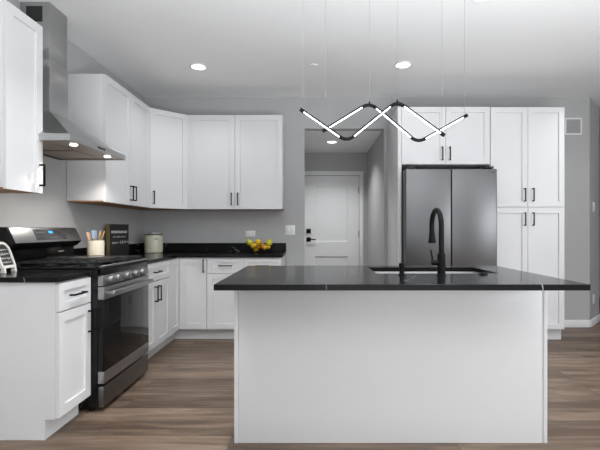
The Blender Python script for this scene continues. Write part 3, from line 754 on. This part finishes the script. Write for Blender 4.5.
# little arched stand sign, only its right half is in the picture
t = thing('chalkboard_stand', 'small white arched tabletop stand with a black lettered board, at the left edge', 'sign', (-1.897, 2.612, CT1+.0005), R(95))
lean = Matrix.Translation((0, 0, .03)) @ Matrix.Rotation(R(-19), 4, 'X')
aw, ah = .135, .165
def arch(w_, h_, n_=14):
    r_ = w_/2; pts = [(-r_, 0), (r_, 0)]
    for i in range(n_+1):
        a = pi*i/n_; pts.append((r_*cos(a), h_-r_*.85+r_*.85*sin(a)))
    return pts
outer = arch(aw, ah); inner = [(x*.80, .012+z*.84) for x, z in outer]
bm = bmesh.new()
def rings(y0, y1):
    vs = []
    for (P_, y) in ((outer, y0), (inner, y0), (inner, y1), (outer, y1)): vs.append([bm.verts.new((p[0], y, p[1])) for p in P_])
    n_ = len(outer)
    for a, b_ in ((0, 1), (1, 2), (2, 3), (3, 0)):
        for i in range(n_): bm.faces.new((vs[a][i], vs[a][(i+1) % n_], vs[b_][(i+1) % n_], vs[b_][i]))
rings(-.009, .009)
bmesh.ops.transform(bm, matrix=lean, verts=bm.verts)
for x in (-.052, .052): prism(bm, [(-.016, 0), (.012, 0), (.006, .034), (-.010, .034)], x-.009, x+.009, 'x', .001)
box(bm, -.06, .06, -.010, .008, .026, .036, .001)
tube(bm, [(0, .058, .15), (0, .10, .004)], .005, 8); 
obj('frame', bm, 'chalk', t)
bm = prism(BM(), [(x*.99, z) for x, z in inner], -.002, .003, 'y'); bmesh.ops.transform(bm, matrix=lean, verts=bm.verts)
obj('board', bm, 'board', t)
bm = BM()
squig(bm, -.035, .035, .115, .006, 4, .0015, -.003); squig(bm, -.045, .045, .088, .009, 4, .0017, -.003); squig(bm, -.044, .01, .06, .006, 4, .0014, -.003); squig(bm, .015, .046, .058, .008, 2, .0016, -.003); squig(bm, -.04, .042, .034, .006, 5, .0014, -.003)
bmesh.ops.transform(bm, matrix=lean, verts=bm.verts); obj('lettering', bm, 'whitep', t)
# fruit bowl
bx, by = -.625, 4.80
t = thing('wire_fruit_bowl', 'shallow black wire fruit bowl on the back countertop', 'bowl', (bx, by, CT1))
bm = BM(); prof = [(.055, .004), (.085, .012), (.115, .032), (.138, .062), (.148, .085)]
for r_, z in (prof[0], prof[2], prof[4]): tube(bm, [(r_*cos(2*pi*i/40), r_*sin(2*pi*i/40), z) for i in range(40)], .003 if z > .08 else .002, 6, closed=True)
obj('rings', bm, 'black', t)
bm = BM()
for k_ in range(18):
    a = 2*pi*k_/18; tube(bm, [(r_*cos(a), r_*sin(a), z) for r_, z in prof], .0016, 5)
obj('ribs', bm, 'black', t)
def fruit(label, cat, px, py, dy, r, m_, shape, tilt=(0, 0, 0)):
    y = by+dy; s_ = 420/y; x = (px-313.5)/s_; z = EYE+(229.5-py)/s_
    t2 = bmesh.new(); bmesh.ops.create_uvsphere(t2, u_segments=20, v_segments=14, radius=1)
    for v in t2.verts:
        c_ = v.co.copy(); k1 = 1.0; L_ = 1.0
        if shape == 'lemon': L_ = 1.18; k1 = 1.0-.10*abs(c_.z)**3; c_.z = c_.z+ (.14*c_.z**9)
        elif shape == 'pear': L_ = 1.28; k1 = 1.0-.42*max(0, c_.z)**1.2
        else: L_ = .96
        v.co = Vector((c_.x*k1*r, c_.y*k1*r, c_.z*L_*r))
    o = tag(obj('lemon' if shape == 'lemon' else shape, t2, m_, loc=(x, y, z), rot=tilt, sharp=180), label, cat, 'fruit in the wire bowl')
    if shape == 'pear': obj('stem', tube(BM(), [(0, 0, r*1.2), (.003, 0, r*1.28), (.008, 0, r*1.55)], .002, 6), 'stalk', o)
    return o
fruit('green yellow pear at the left end of the fruit bowl', 'pear', 249.6, 242.3, .0, .036, 'lime', 'pear', (.3, -.5, 0))
fruit('small yellow lemon low on the left side of the bowl', 'lemon', 253.4, 245.9, -.055, .029, 'lemon', 'lemon', (.4, 1.2, .3))
fruit('yellow lemon on top in the middle of the fruit bowl', 'lemon', 257.8, 242.0, .01, .032, 'lemon', 'lemon', (.2, 1.1, -.2))
fruit('russet pear in the middle of the bowl under the top lemon', 'pear', 258.7, 246.6, -.075, .027, 'amber', 'pear', (.7, .4, 0))
fruit('lemon at the bottom left front of the fruit bowl', 'lemon', 256.3, 249.3, -.01, .026, 'lemon', 'lemon', (.3, .9, .5))
fruit('bright orange at the front right of the fruit bowl', 'orange', 264.4, 247.2, -.042, .033, 'orange', 'orange')
fruit('russet pear behind the orange in the fruit bowl', 'pear', 262.0, 245.2, .045, .030, 'amber', 'pear', (.4, .3, 0))
fruit('green yellow pear at the right end of the fruit bowl', 'pear', 269.3, 242.4, .0, .036, 'lime', 'pear', (.2, .5, 0))
fruit('yellow lemon at the right rim under the green pear', 'lemon', 268.4, 247.2, -.028, .021, 'lemon', 'lemon', (.2, 1.3, .2))
